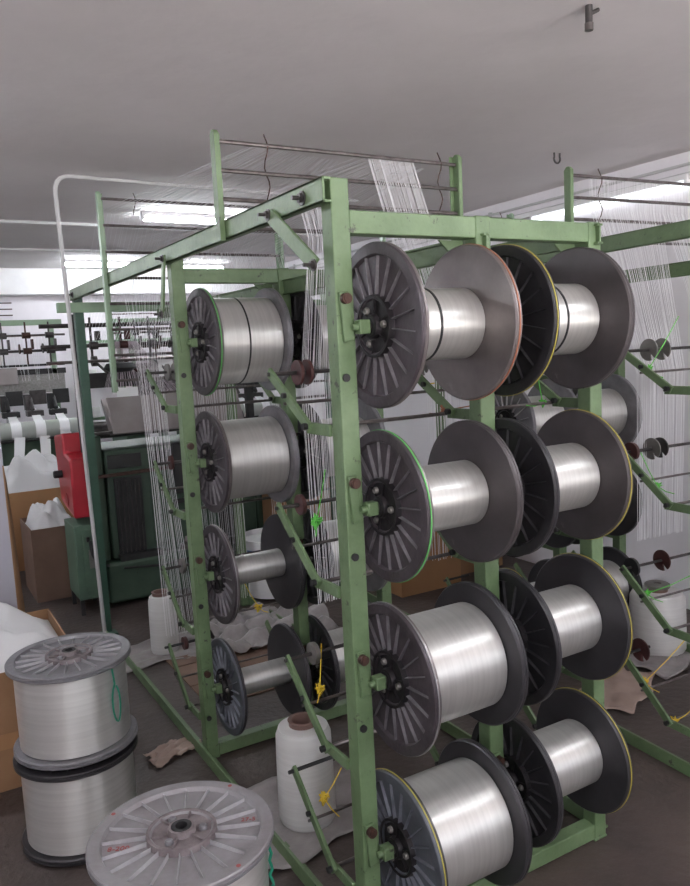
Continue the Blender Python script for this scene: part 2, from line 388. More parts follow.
# the rack: build once, copy for the second one
creel = thing('spool_rack','near green steel rack on the left carrying rows of silver yarn spools','rack',(0,0,0))
H = 2.0; PX = [0,.435,.855]; PY = [0,Y1,2.875]
def part(name, mb, m, parent=creel, bevel=0., label=None, smooth=True):
    o = mb.build(name, m, parent, bevel=bevel, smooth=smooth)
    if label: o['label'] = label
    return o
posts = {}
for j,y in enumerate(PY):
    for i,x in enumerate(PX):
        if j == 2 and i == 1: continue
        top = H if i == 0 else 1.93
        if j == 2 and i == 0:
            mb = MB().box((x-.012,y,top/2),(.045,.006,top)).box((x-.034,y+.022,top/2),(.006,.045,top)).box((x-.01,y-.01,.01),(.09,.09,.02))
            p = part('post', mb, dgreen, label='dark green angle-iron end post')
        else:
            p = part('post', MB().box((x,y,top/2),(.05,.05,top)).box((x,y,.004),(.056,.056,.008)), green, bevel=.003)
        posts[(i,j)] = p
# beams
for j,y in enumerate(PY):
    a = .025 if j<2 else -.13
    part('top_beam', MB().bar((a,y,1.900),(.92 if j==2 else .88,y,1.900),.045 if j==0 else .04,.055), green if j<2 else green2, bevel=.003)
    if j < 2:
        part('floor_beam', MB().bar((.025,y,.03),(.88,y,.03),.045,.05), green, bevel=.003)
for x,z,n in ((-.043,1.968,'side_beam'),(.435,1.855,'side_beam'),(.862,1.895,'side_beam')):
    mb = MB().box((x-.008 if x<0 else x,(PY[2]-.03)/2,z),(.006,PY[2]+.05,.058))
    mb.box((x,(PY[2]-.03)/2,z+.026),(.022,PY[2]+.05,.006)).box((x,(PY[2]-.03)/2,z-.026),(.022,PY[2]+.05,.006))
    part(n, mb, green, bevel=.001)
for x in (-.035,.880):
    part('floor_rail', MB().box((x,PY[2]/2,.028),(.01,PY[2],.05)).box((x+.018,PY[2]/2,.006),(.04,PY[2],.008)), green, bevel=.001)
# diagonal braces with bolts
def bolt(mb, p, ax=-1, r=.010, axis='x'):
    p = Vector(p); d = Vector((ax,0,0)) if axis=='x' else Vector((0,ax,0))
    mb.tube([p,p+d*.010], r, 6); mb.tube([p+d*.010,p+d*.028], r*.45, 8); mb.tube([p-d*.001,p+d*.003], r*1.45, 14)
for (y0_,z0_,y1_,z1_) in ((.235,1.955,.0,1.80),(Y1-.06,1.955,Y1+.0,1.76)):
    b = part('brace', MB().bar((-.062,y0_,z0_),(-.062,y1_,z1_),.008,.036,up=(1,0,0)) if False else MB().prism([(y0_-.018,z0_+.012),(y0_+.018,z0_-.012),(y1_+.018,z1_-.012),(y1_-.018,z1_+.012)],-.066,-.058), green, bevel=.001)
    for q_ in ((y0_,z0_),(y1_,z1_)):
        mb = MB(); bolt(mb,(-.066,q_[0],q_[1])); part('bolt', mb, dsteel, b)
for q_ in (.06,2.80):
    mb = MB(); bolt(mb,(-.056,q_,1.965),r=.012); part('bolt', mb, dsteel)
for (x,j) in ((.435,0),(.855,0),(.435,1)):
    y = PY[j]
    part('gusset', MB().prism([(x-.03,1.872),(x-.11,1.872),(x-.03,1.80)],y+.024,y+.03,axis=1), green)
# spindle holders on the front of the posts
for j,y in enumerate(PY[:2]):
    for i,x in enumerate(PX):
        for l in (LR if j else (LV if i == 0 else LW)):
            ysl = y-.045
            mb = MB()
            mb.prism([(x-.020,l+.085),(x+.006,l+.085),(x+.016,l-.03),(x-.012,l-.035)], y-.036, y-.0255, axis=1)
            h = part('spindle_holder', mb, green, bevel=.002)
            mb = MB()
            if i == 0 or i == 1:
                mb.box((x+.034,ysl,l),(.03,.028,.034)).tube([(x+.005,ysl,l),(x+.034,ysl,l)],.009,10)
                part('square_block', mb, green, h, bevel=.003)
            mb = MB().tube([(x-.007,y-.036,l+.068),(x-.007,y-.05,l+.068)],.013,16).tube([(x-.007,y-.05,l+.068),(x-.007,y-.053,l+.068)],.010,12)
            part('bolt', mb, rustm, h)
            part('bolt', MB().tube([(x-.008,y-.0255,l-.12),(x-.008,y-.031,l-.12)],.010,12), blackiron, h)
    for l,a,b in [(q[0] if True else 0, q[1], q[2]) for q in ([(z_,.03,.415) for z_ in (LR if j else LV)]+[(z_,.455,.84) for z_ in (LR if j else LW)])]:
        if True:
            part('spindle', MB().tube([(a,y-.045,l),(b,y-.045,l)],.0115,12), dsteel)
# swing arms with rods and discs
TIP = [1.545,1.164,.711,.367]; BASE = [1.40,.985,.52,.166]
for j,y in enumerate(PY[:2]):
    for lv in range(4):
        zt, zb = TIP[lv], BASE[lv]
        for i,x in enumerate(PX):
            xx = x-.028 if i == 0 else x
            mb = MB()
            mb.bar((xx,y+.026,zb),(xx,y+.15,zb),.010,.030)
            part('bracket_bar', mb, green, bevel=.001)
            a = MB().bar((xx-.011,y+.115,zb),(xx-.011,y+.345,zt),.010,.028)
            o = part('swing_arm', a, green, bevel=.001)
            part('bolt', MB().tube([(xx-.016,y+.125,zb+.006),(xx-.028,y+.125,zb+.006)],.009,8), blackiron, o)
            part('bolt', MB().tube([(xx-.016,y+.24,(zt+zb)/2+.01),(xx-.026,y+.24,(zt+zb)/2+.01)],.008,8), blackiron, o)
        part('lower_rod', MB().tube([(-.05,y+.135,zb),(.88,y+.135,zb)],.0055,8), steel)
        part('middle_rod', MB().tube([(-.05,y+.24,(zt+zb)/2-.012),(.88,y+.24,(zt+zb)/2-.012)],.0045,8), steel)
        if lv in (0,1,2):
            part('upper_rod', MB().tube([(-.05,y+.335,zt-.006),(.88,y+.335,zt-.006)],.006,8), dsteel)
        else:
            part('upper_rod', MB().tube([(-.06,y+.335,zt-.006),(.10,y+.335,zt-.004)],.006,8), blackiron)
def tdisc(x, y, z, r, m, notch=True, w=.006):
    mb = MB(); n = 30; vs = []
    pts = []
    for k in range(n):
        a = 2*PI*k/n - 2.1
        rr = r*(.35 if (notch and k in (0,)) else 1)
        pts.append((y+rr*math.cos(a), z+rr*math.sin(a)))
    mb.prism(pts, x-w/2, x+w/2, 0)
    return part('tension_disc', mb, m, bevel=.001)
for j,y in enumerate(PY[:2]):
    zz = [t-.006 for t in TIP]
    Y = y+.335
    for dx in (.045,.075): tdisc(dx,Y,zz[0],.036,maroon if j==0 else greydisc,False,.010)
    tdisc(.03,Y,zz[1],.030,maroon,False,.012)
    tdisc(.045,Y,zz[2],.033,greydisc,False,.016)
    if j == 1: tdisc(.03,Y,zz[3],.028,maroon,False,.016)
    for c in (.48,):
        tdisc(c,Y,zz[0],.035,greydisc); tdisc(c+.06,Y,zz[0],.035,greydisc)
        tdisc(c,Y,zz[1],.030,maroon,True,.012); tdisc(c+.09,Y,zz[1],.034,greydisc)
        tdisc(c,Y,zz[2],.033,blackiron,True,.012); tdisc(c+.12,Y,zz[2],.035,maroon)
# guide posts and rods above
for (yy,top,bot,n) in ((.575,2.255,1.935,4),(2.02,2.36,1.45,8)):
    for x in (-.030,.885):
        xo = -.064 if x < 0 else .838
        mb = MB().prism([(yy-.018,bot),(yy+.018,bot),(yy+.018,top-.012),(yy+.006,top),(yy-.006,top),(yy-.018,top-.012)], xo-.008, xo+.008)
        mb.box((xo+(.012 if x<0 else -.012),yy+.015,(top+bot)/2),(.02,.005,top-bot-.01))
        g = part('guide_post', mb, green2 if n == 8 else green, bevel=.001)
    for k in range(n):
        z = top-.03-k*(.083 if n==4 else .118)
        part('guide_rod', MB().tube([(-.064,yy,z),(.838,yy,z-.004)],.0065,10), steel)
    for x in (.10,.76):
        pts = [(x+.006*math.sin(k*1.1), yy+.010*math.cos(k*1.1), top+.005-k*.02) for k in range(int((top-bot)/.02) if n==4 else 6)]
        part('wire_tie', MB().tube(pts,.0022,5), rustm)
# extra white levels, near label
creel2 = copy_tree(creel)
creel2.location = (1.42,0,0); creel2.rotation_euler = (0,0,math.radians(-3.2))
creel2['label'] = 'second green rack at the right edge, partly empty with bare arms, rods and discs'
for o in list(creel2.children):
    if o.name.startswith('tension_disc'): bpy.data.objects.remove(o)
def rdisc(x, z, r, m, w=.006, y=.335, notch=True):
    o = tdisc(x, y, z, r, m, notch, w); o.parent = creel2
for a_ in ((.10,TIP[0]-.006,.042,greydisc),(.17,TIP[0]-.006,.042,greydisc),(.005,TIP[1]-.006,.036,maroon,.014),(.115,TIP[1]-.006,.042,greydisc),
    (.16,TIP[1]-.006,.04,dsteel),(.005,TIP[2]-.006,.038,blackiron,.012),(.17,TIP[2]-.006,.042,maroon),(.05,TIP[3]-.006,.046,maroon),(.48,TIP[0]-.006,.042,greydisc),(.48,TIP[1]-.006,.042,greydisc),(.48,TIP[2]-.006,.042,maroon)): rdisc(*a_)
for o in list(creel2.children):
    if o.name.startswith('brace') or (o.name.startswith('bolt')):
        for k in list(o.children): bpy.data.objects.remove(k)
        bpy.data.objects.remove(o)
for o in creel2.children:
    if o.name.startswith('side_beam') and o.data.vertices[0].co.x < 0: o.location.z -= .03
for o in (creel, creel2): o['group'] = 'green spool racks'

# spools of the second rack (its second row)
def on2(x, y, z):
    v = Matrix.Rotation(math.radians(-3.2),4,'Z') @ Vector((x,y,z)); return (v.x+1.42, v.y, v.z)
rz2 = math.radians(-3.2)
g2 = 'spools on the second rack'
for k,(x,l,r,fa,fb,ra,rb,lab) in enumerate((
    (XA,1,.12,'grey','grey',None,None,'far silver spool seen between the near spools, upper level, left of two'),
    (XB,1,.125,'grey','grey',None,None,'far silver spool on the second rack, upper level, right end showing by the white wall'),
    (XA,2,.10,'black','black',None,None,'far dark spool behind the near spools, middle level, left of two'),
    (XB,2,.10,'black','black',None,None,'far dark spool on the second rack, middle level, edge peeking right of the big flange'),
    (XA,3,.10,'black','black',yelline,None,'far spool with yellow-rimmed flange, lower level, left of two'),
    (XB,3,.13,'grey','black',None,None,'far pale spool with dark flange beside a black disc, lower level, right end'))):
    spool(lab, on2(x, ys2, LV[l]), r, fa, fb, ra, rb, group=g2, tilt=rz2, spin=.05*k)

# ------------------------------------------------------------------ standing spools
def loop_cord(label, base, pts, r=.003):
    return tag(MB().tube(pts, r, 6).build('cord_loop', tealm), label, 'cord')
st = 'spools standing on the floor'
sx, sy = -.538, 1.0
LS = .308; LB = .281
spool('lower spool of the stacked pair on the floor by the cardboard box', (sx-.004,sy-.012,.006), .180,'black','black',None,None,standing=True,group=st,L=LS)
spool('upper spool of the stacked pair, grey ribbed top flange, green cord hanging', (sx+.002,sy,.006+LS+.010), .178,'grey','grey',None,None,L=LS,standing=True,group=st,spin=.1,hub='light')
bx, by = -.512, -.085
spool('lower spool under the big foreground spool, mostly out of frame', (bx,by,.006), .178,'grey','grey',None,None,L=LB,standing=True,group=st,hub='light')
big = spool('large light grey ribbed spool flange in the bottom foreground with red marks', (bx,by,.006+LB+.010), .180,'grey','big',None,None,L=LB,standing=True,group=st,spin=.0,hub='light')
ztop = SL+.0
for (a,rr,txt,sz) in ((2.95,.135,'8-200',.020),(-.25,.145,'27-5',.018)):
    cu = bpy.data.curves.new('marking','FONT'); cu.body = txt; cu.size = sz; cu.extrude = .0004; cu.align_x = 'CENTER'
    cu.materials.append(redmark)
    oc = bpy.data.objects.new('marking_curve', cu); C.objects.link(oc); bpy.context.view_layer.update()
    me = bpy.data.meshes.new_from_object(oc.evaluated_get(bpy.context.evaluated_depsgraph_get())); bpy.data.objects.remove(oc)
    o = bpy.data.objects.new('marking', me); C.objects.link(o); o.parent = big; o['label'] = 'red handwritten number'
    o.location = (rr*math.cos(a), rr*math.sin(a), LB-.0100); o.rotation_euler = (0,0,-.45)
mb = MB()
for a in (2.2,-1.25,.6): mb.lathe([(.0001,0),(.005,0),(.005,.0006),(.0001,.0006)],10,0,Matrix.Translation((.187*math.cos(a),.187*math.sin(a),LB-.0012)))
o = mb.build('paint_spot', redmark, big)
# hanging green cords
x0,y0,z0 = sx+.105, sy-.150, .006+2*LS-.02
pts = [(x0,y0,z0),(x0+.004,y0-.004,z0-.05)]
for k in range(17):
    a = -PI/2+.3 + k*(2*PI-.6)/16
    pts.append((x0+.004+.012*math.cos(a+PI), y0-.008-.002*math.sin(k), z0-.115+.062*math.sin(a+PI)))
loop_cord('dark green cord loop hanging on the upper stacked spool', None, pts)
x0,y0,z0 = bx+.170, by-.075, .006+2*LB-.02
loop_cord('teal cord knot hanging at the right side of the foreground spool', None, [(x0+.004*math.sin(k*2.1), y0-.004+.003*math.cos(k*1.7), z0-.012*k) for k in range(12)]+[(x0-.01,y0-.012,z0-.20)], .0035)

# ------------------------------------------------------------------ yarn cones and floor clutter
def cone(label, x, y, r, h, tr, group='white yarn cones'):
    t = thing('yarn_cone', label, 'yarn cone', (x,y,.012), (0,0,0), group)
    MB().lathe([(tr,.004),(r*.93,.0),(r*1.0,.015),(r*.99,h*.5),(r*.96,h-.03),(r*.86,h-.005),(tr,h)],48,0,closed=True).build('yarn_winding', conem, t)
    MB().lathe([(tr*.82,.0),(tr*.998,.0),(tr*.998,h+.012),(tr*1.08,h+.018),(tr*.82,h+.018)],40,0,closed=True).build('cardboard_tube', tubem, t)
    MB().lathe([(.0001,h*.6),(tr*.81,h*.6),(tr*.81,h*.6+.004),(.0001,h*.6+.004)],24).build('tube_plug', hubm, t)
    return t
cone('white yarn cone with brown tube standing near the near rack post', .125, .605, .098, .335, .047)
cone('smaller white yarn cone standing on a plastic sheet behind the second post', .185, 2.40, .075, .315, .048)
cone('wide white yarn package with grey cap standing by the right wall', 2.27, .86, .138, .30, .05)
MB().lathe([(.0001,.0),(.058,.0),(.062,.006),(.062,.016),(.056,.02),(.02,.02),(.018,.012),(.0001,.012)],36).build('grey_cap', greydisc, bpy.data.objects['yarn_cone.002'], loc=(0,0,.318))
def sheet(name, label, cat, x, y, sx_, sy_, m, amp=.02, n=22, rot=0., z=.004, seed=1, lobes=.25):
    rnd = random.Random(seed); ph = [rnd.uniform(0,6) for _ in range(8)]
    mb = MB(); vs = []; fs = []
    for i in range(n+1):
        for j in range(n+1):
            u = i/n*2-1; v = j/n*2-1
            q = 1+lobes*.5*math.sin(3*math.atan2(v,u)+ph[0])+lobes*.3*math.sin(7*math.atan2(v,u)+ph[1])
            h = abs(math.sin(u*4+ph[2]+v*3)*math.cos(v*5+ph[3]-u*2)) * amp + abs(math.sin(u*11+ph[4]+2*v))*amp*.35
            vs.append((u*sx_*q, v*sy_*q, z+h))
    for i in range(n):
        for j in range(n):
            a = i*(n+1)+j; fs.append((a,a+n+1,a+n+2,a+1))
    mb.add(vs, fs)
    o = mb.build(name, m, loc=(x,y,0), rot=(0,0,rot), ang=60)
    s_ = o.modifiers.new('thick','SOLIDIFY'); s_.thickness = .002; s_.offset = 1
    return tag(o, label, cat)
sheet('plastic_sheet','crumpled milky plastic sheet under the cone near the rack post','plastic sheet',.15,.66,.26,.22,plastic,.010,seed=3)
sheet('plastic_sheet','crumpled milky plastic sheet under the far cone','plastic sheet',.16,2.42,.30,.19,plastic,.010,seed=5)
sheet('plastic_sheet','large crumpled plastic wrap on the floor behind the second rack row','plastic sheet',.75,2.35,.34,.26,plastic,.07,seed=9)
sheet('plastic_sheet','white plastic wrapping lying round the yarn package by the right wall','plastic sheet',2.28,.84,.26,.22,plastic,.012,seed=12)
sheet('wrapping_paper','crumpled brown wrapping paper on the floor at right','paper',1.74,.68,.24,.14,paper,.010,seed=15,rot=.5)
sheet('wrapping_paper','brown paper scrap on the floor beside the second green post','paper',-.13,1.32,.10,.06,paper,.015,seed=17,rot=.3)
# floor grating of dark boards under the second row
t = thing('wooden_pallet','dark worn floor boards lying between the rack rows','pallet',(.62,1.95,0))
for k in range(5): MB().box((0,-.28+k*.135,.006),(.95,.125,.008)).build('board', cardd, t, bevel=.002)

def yaw_box(name, label, x0,y0,x1,y1,h, m, z=0, fill=None, flaps=True, seed=1, fillh=.06, tape=None):
    t = thing(name, label, 'cardboard box', ((x0+x1)/2,(y0+y1)/2,z))
    a,b = (x1-x0)/2,(y1-y0)/2; w=.006
    MB().span((-a,-b,0),(a,-b+w,h)).span((-a,b-w,0),(a,b,h)).span((-a,-b+w,0),(-a+w,b-w,h)).span((a-w,-b+w,0),(a,b-w,h)).span((-a+w,-b+w,.001),(a-w,b-w,.008)).build('carton', m, t, smooth=False)
    if flaps:
        f = MB(); f.add([(-a,-b,h),(a,-b,h),(a,-b-.11,h-.05),(-a,-b-.11,h-.05)],[(0,1,2,3)]); o = f.build('flap', m, t); o.modifiers.new('s','SOLIDIFY').thickness=.005
        f = MB(); f.add([(a,-b,h),(a,b,h),(a+.07,b,h+.07),(a+.07,-b,h+.07)],[(0,1,2,3)]); o = f.build('flap', m, t); o.modifiers.new('s','SOLIDIFY').thickness=.005
    if tape: MB().box((0,-b-.001,h*tape),(2*a,.002,.06)).build('tape', cardl, t)
    if fill:
        rnd = random.Random(seed); n=26; vs=[]; fs=[]; ph=[rnd.uniform(0,6) for _ in range(6)]
        for i in range(n+1):
            for j in range(n+1):
                u=i/n*2-1; v=j/n*2-1
                e = (1-u**4)*(1-v**4)
                hh = h-.05+e*fillh*(.75+.35*math.sin(u*5+ph[0]+v*2)*math.cos(v*6+ph[1]))+e*.018*abs(math.sin(u*9+ph[2]+3*v))+e*.006*rnd.random()
                vs.append((u*(a-.01), v*(b-.01), hh))
        for i in range(n):
            for j in range(n):
                q=i*(n+1)+j; fs.append((q,q+n+1,q+n+2,q+1))
        o = MB().add(vs,fs).build('white_fabric_heap', fill, loc=((x0+x1)/2,(y0+y1)/2,z), ang=80)
        tag(o, 'heap of white woven fabric filling the '+label, 'fabric', kind='stuff')
    return t
yaw_box('cardboard_box','open brown cardboard box at the left edge behind the stacked spools',-1.25,1.42,-.43,2.12,.46,cardb,fill=cloth,seed=4,fillh=.16,flaps=False,tape=.42)
yaw_box('cardboard_box','dark slatted cardboard box beside the green electrical cabinet',-.26,3.80,.06,4.30,.50,cardd,fill=cloth,seed=6,fillh=.18,flaps=False)
yaw_box('cardboard_box','tan cardboard box behind the dark one, under the far loom',-.36,4.75,.30,5.2,.62,cardl,fill=cloth,seed=8,fillh=.30,flaps=False)
yaw_box('cardboard_box','tan cardboard box low on the floor left of the dark slatted box',-.75,4.4,-.38,4.7,.38,cardl,fill=cloth,seed=18,fillh=.15,flaps=False)
yaw_box('cardboard_box','tall tan cardboard box seen behind the middle rack posts',1.72,2.35,2.2,2.75,.44,cardl,fill=None,seed=8,flaps=True)
yaw_box('cardboard_box','brown cardboard box right of the tall tan one, by the wall',2.25,2.5,2.7,2.95,.42,cardb,fill=cloth,seed=22,fillh=.1,flaps=False)
yaw_box('cardboard_box','maroon brown carton stacked behind the second rack row',1.25,3.05,1.85,3.4,.72,cardb,fill=None,seed=8,flaps=False)
# white basket with blue band
t = thing('fabric_basket','white round basket with a blue band behind the second rack row','basket',(1.12,2.98,0))
MB().lathe([(.14,0),(.20,.02),(.22,.40),(.21,.40),(.19,.03),(.0001,.02)],40).build('basket_body', whitep, t)
MB().lathe([(.2145,.22),(.2205,.22),(.2225,.34),(.2165,.34)],40,closed=True).build('blue_band', bluesack, t)
MB().lathe([(.0001,.40),(.1,.39),(.2,.37),(.2,.33),(.0001,.33)],24).build('basket_filling', cloth, t)
# white board at the left edge
t = thing('white_board','tall white laminated board standing at the left edge behind the open box','board',(-.94,2.42,0))
MB().box((0,0,.78),(.82,.03,1.56)).build('panel', boardw, t, bevel=.002)
pts = []; 
mb = MB()
zs = [0,.2,.4,.5,.6,.7,.85,.95,1.05,1.12]; ws = [.035,.035,.035,.03,.028,.025,.02,.015,.01,.004]
vs = []
for z,w in zip(zs,ws): vs += [(.41,-.017,z),(.41+w,.02+w*.4,z)]
mb.add(vs,[(2*i,2*i+2,2*i+3,2*i+1) for i in range(len(zs)-1)])
o = mb.build('torn_edge', cardb, t); o.modifiers.new('s','SOLIDIFY').thickness=.006

# ------------------------------------------------------------------ near loom behind the rack
loom = thing('loom','dark green weaving machine with grey trough standing behind the rack','loom',(0.12,3.42,0))
def lp(name, mb, m, label=None, bevel=.003, parent=None): 
    o = mb.build(name, m, parent or loom, bevel=bevel)
    if label: o['label']=label
    return o
lp('base', MB().prism([(-.10,.02),(.72,.02),(.72,.40),(-.10,.40)],.0,1.15,axis=0) if False else MB().span((.0,-.08,.03),(1.15,.75,.30)), mgreen, bevel=.02)
lp('body', MB().span((.06,.0,.30),(1.09,.62,1.02)), mgreen, bevel=.01)
lp('side_frame', MB().span((-.03,.02,.05),(.05,.55,1.12)), mgreen, bevel=.01)
lp('side_frame', MB().span((1.10,.02,.05),(1.16,.55,1.12)), mgreen, bevel=.01)
for x in (.10,.80):
    mb = MB().span((x,-.018,.30),(x+.18,-.004,.84))
    s_ = lp('slot_panel', mb, blackiron)
    mb = MB()
    for k in range(6): mb.tube([(x+.02+k*.028,-.024,.33),(x+.02+k*.028,-.024,.82)],.004,6)
    lp('vertical_cable', mb, dsteel, parent=s_, bevel=0)
    lp('foot_block', MB().span((x-.01,-.07,.29),(x+.27,-.002,.335)), blackiron)
lp('front_plate', MB().span((.34,-.016,.36),(.76,-.002,.80)), mgreen, bevel=.006)
for x in (.07,.36,.78): lp('opening', MB().span((x,-.012,.90),(x+.22,-.001,.99)), blackiron)
lp('cross_rail', MB().bar((-.02,-.045,.865),(1.14,-.045,.885),.02,.022), rustm)
lp('cross_rail', MB().bar((-.02,-.08,1.145),(1.14,-.08,1.145),.03,.018), dsteel)
lp('centre_lever', MB().box((.52,-.04,.86),(.055,.04,.34)).box((.52,-.05,.64),(.16,.04,.03)), blackiron)
lp('oil_cup', MB().lathe([(.0001,0),(.045,.0),(.05,.03),(.02,.045),(.012,.08),(.0001,.085)],20,0,Matrix.Translation((.55,-.035,.305))), steel, bevel=0)
lp('cable', MB().tube([(.10,-.09,.26),(.35,-.095,.235),(.62,-.095,.255),(.95,-.09,.31)],.008,8), blackiron, bevel=0)
lp('trough', MB().prism([(-.11,1.15),(-.02,1.12),(.16,1.33),(.15,1.35),(-.10,1.17)],.10,.98,axis=0), galv, label='tilted grey sheet metal trough')
MBt = MB().prism([(-.155,1.14),(-.145,1.135),(-.03,1.36),(-.04,1.365)],.09,.98,axis=0)
lp('trough_front', MBt, galv)
lp('cloth_roller', MB().tube([(.0,.25,1.14),(1.12,.25,1.14)],.06,20), dsteel, bevel=0)
for x in (-.06,.0):
    pass
lp('upright', MB().box((-.04,.1,1.25),(.05,.05,1.3)), blackiron)
lp('upright', MB().box((1.13,.1,1.25),(.05,.05,1.3)), blackiron)
lp('top_shaft', MB().tube([(-.25,.1,1.83),(1.14,.1,1.83)],.014,10), dsteel, bevel=0)
lp('top_shaft', MB().tube([(-.25,.1,1.70),(1.14,.1,1.70)],.013,10), dsteel, bevel=0)
lp('top_shaft', MB().tube([(-.25,-.05,1.60),(1.14,-.05,1.60)],.010,10), steel, bevel=0)
lp('warp_beam_bar', MB().box((.55,.30,1.47),(1.1,.10,.10)), blackiron)
rnd = random.Random(5)
for k in range(6):
    x = .06+k*.19
    mb = MB()
    mb.tube([(x,.1,1.58),(x,.1,1.88)],.008,8); mb.tube([(x-.02,.06,1.70),(x+.03,.06,1.70)],.026,12); mb.tube([(x-.012,.08,1.60),(x+.02,.08,1.60)],.034,14)
    mb.box((x+.03,.05,1.76),(.03,.04,.06)); mb.bar((x,.05,1.60),(x+.05,-.06,1.52),.010,.014)
    lp('tension_unit', mb, [dsteel,maroon,blackiron][k%3], bevel=0)
lp('black_weight', MB().lathe([(.0001,0),(.05,.005),(.075,.03),(.06,.06),(.0001,.07)],20,0,Matrix.Translation((.19,-.06,1.52))@Matrix.Scale(1.4,4,(1,0,0))), blackm, bevel=0)
def thr(mb, a, b, r=.0006):
    a,b = Vector(a),Vector(b); d=(b-a).normalized(); u = d.cross(Vector((0,0,1)) if abs(d.z)<.9 else Vector((0,1,0))).normalized(); v=d.cross(u)
    vs=[]
    for e in (a,b):
        for k in range(3):
            t_=2*PI*k/3; vs.append(e+u*math.cos(t_)*r+v*math.sin(t_)*r)
    mb.add(vs,[(0,3,4,1),(1,4,5,2),(2,5,3,0)])
mb = MB()
for k in range(90):
    u = k/89; thr(mb,(.20+u*.14,.06,1.72),(.08+u*.52+rnd.uniform(-.01,.01),.02,1.36),.0010)
for k in range(60):
    u = k/59; thr(mb,(.62+u*.08,.06,1.72),(.50+u*.5,.02,1.36),.0010)
o = lp('warp_threads', mb, threadp, bevel=0, label='mauve and white warp threads fanning into the trough'); o['kind']='stuff'
lp('white_card', MB().box((.50,-.02,1.55),(.10,.004,.14)), whitetape)
lp('white_card', MB().box((.24,.0,1.39),(.14,.004,.06)), whitetape)

# electric cabinet and red box
cab = thing('electrical_cabinet','dark green electrical cabinet on feet beside the loom with a black cable','cabinet',(.005,3.44,0))
MB().span((-.075,-.12,.10),(.085,.20,.58)).build('cabinet_body', cgreen, cab, bevel=.006)
MB().span((-.030,-.128,.14),(.075,-.121,.55)).build('door', cgreen, cab, bevel=.003)
MB().span((.00,-.131,.30),(.045,-.1285,.42)).build('notice_plate', greydisc, cab)
MB().box((.0,-.137,.49),(.018,.018,.03)).box((.035,-.137,.49),(.018,.018,.03)).build('switch', blackiron, cab)
for (x,y) in ((-.06,-.1),(.07,-.1),(-.06,.18),(.07,.18)): MB().span((x-.012,y-.012,0),(x+.012,y+.012,.10)).build('leg', blackiron, cab)
MB().tube(bent([(.012,-.14,.48),(.02,-.155,.38),(.07,-.16,.31),(.115,-.14,.30)],.03),.011,8).build('cable', blackm, cab)
rb = thing('red_machine_cover','glossy red stepped motor cover with a black knob beside the loom','machine cover',(.0,3.40,.62))
MB().prism([(-.06,.0),(.36,.06),(.42,.50),(.13,.53),(.13,.40),(-.06,.38)],-.055,.083,axis=0).build('cover', redm, rb, bevel=.015)
MB().tube([(-.057,.22,.26),(-.105,.22,.26)],.025,14).tube([(-.105,.22,.26),(-.11,.22,.26)],.022,14).build('knob', blackm, rb)
MB().tube([(-.0575,.13,.10),(-.061,.13,.10),],.045,20).build('round_boss', redm, rb)
MB().bar((.03,.2,.0),(.03,.2,-.038),.03,.03).build('support', blackiron, rb)

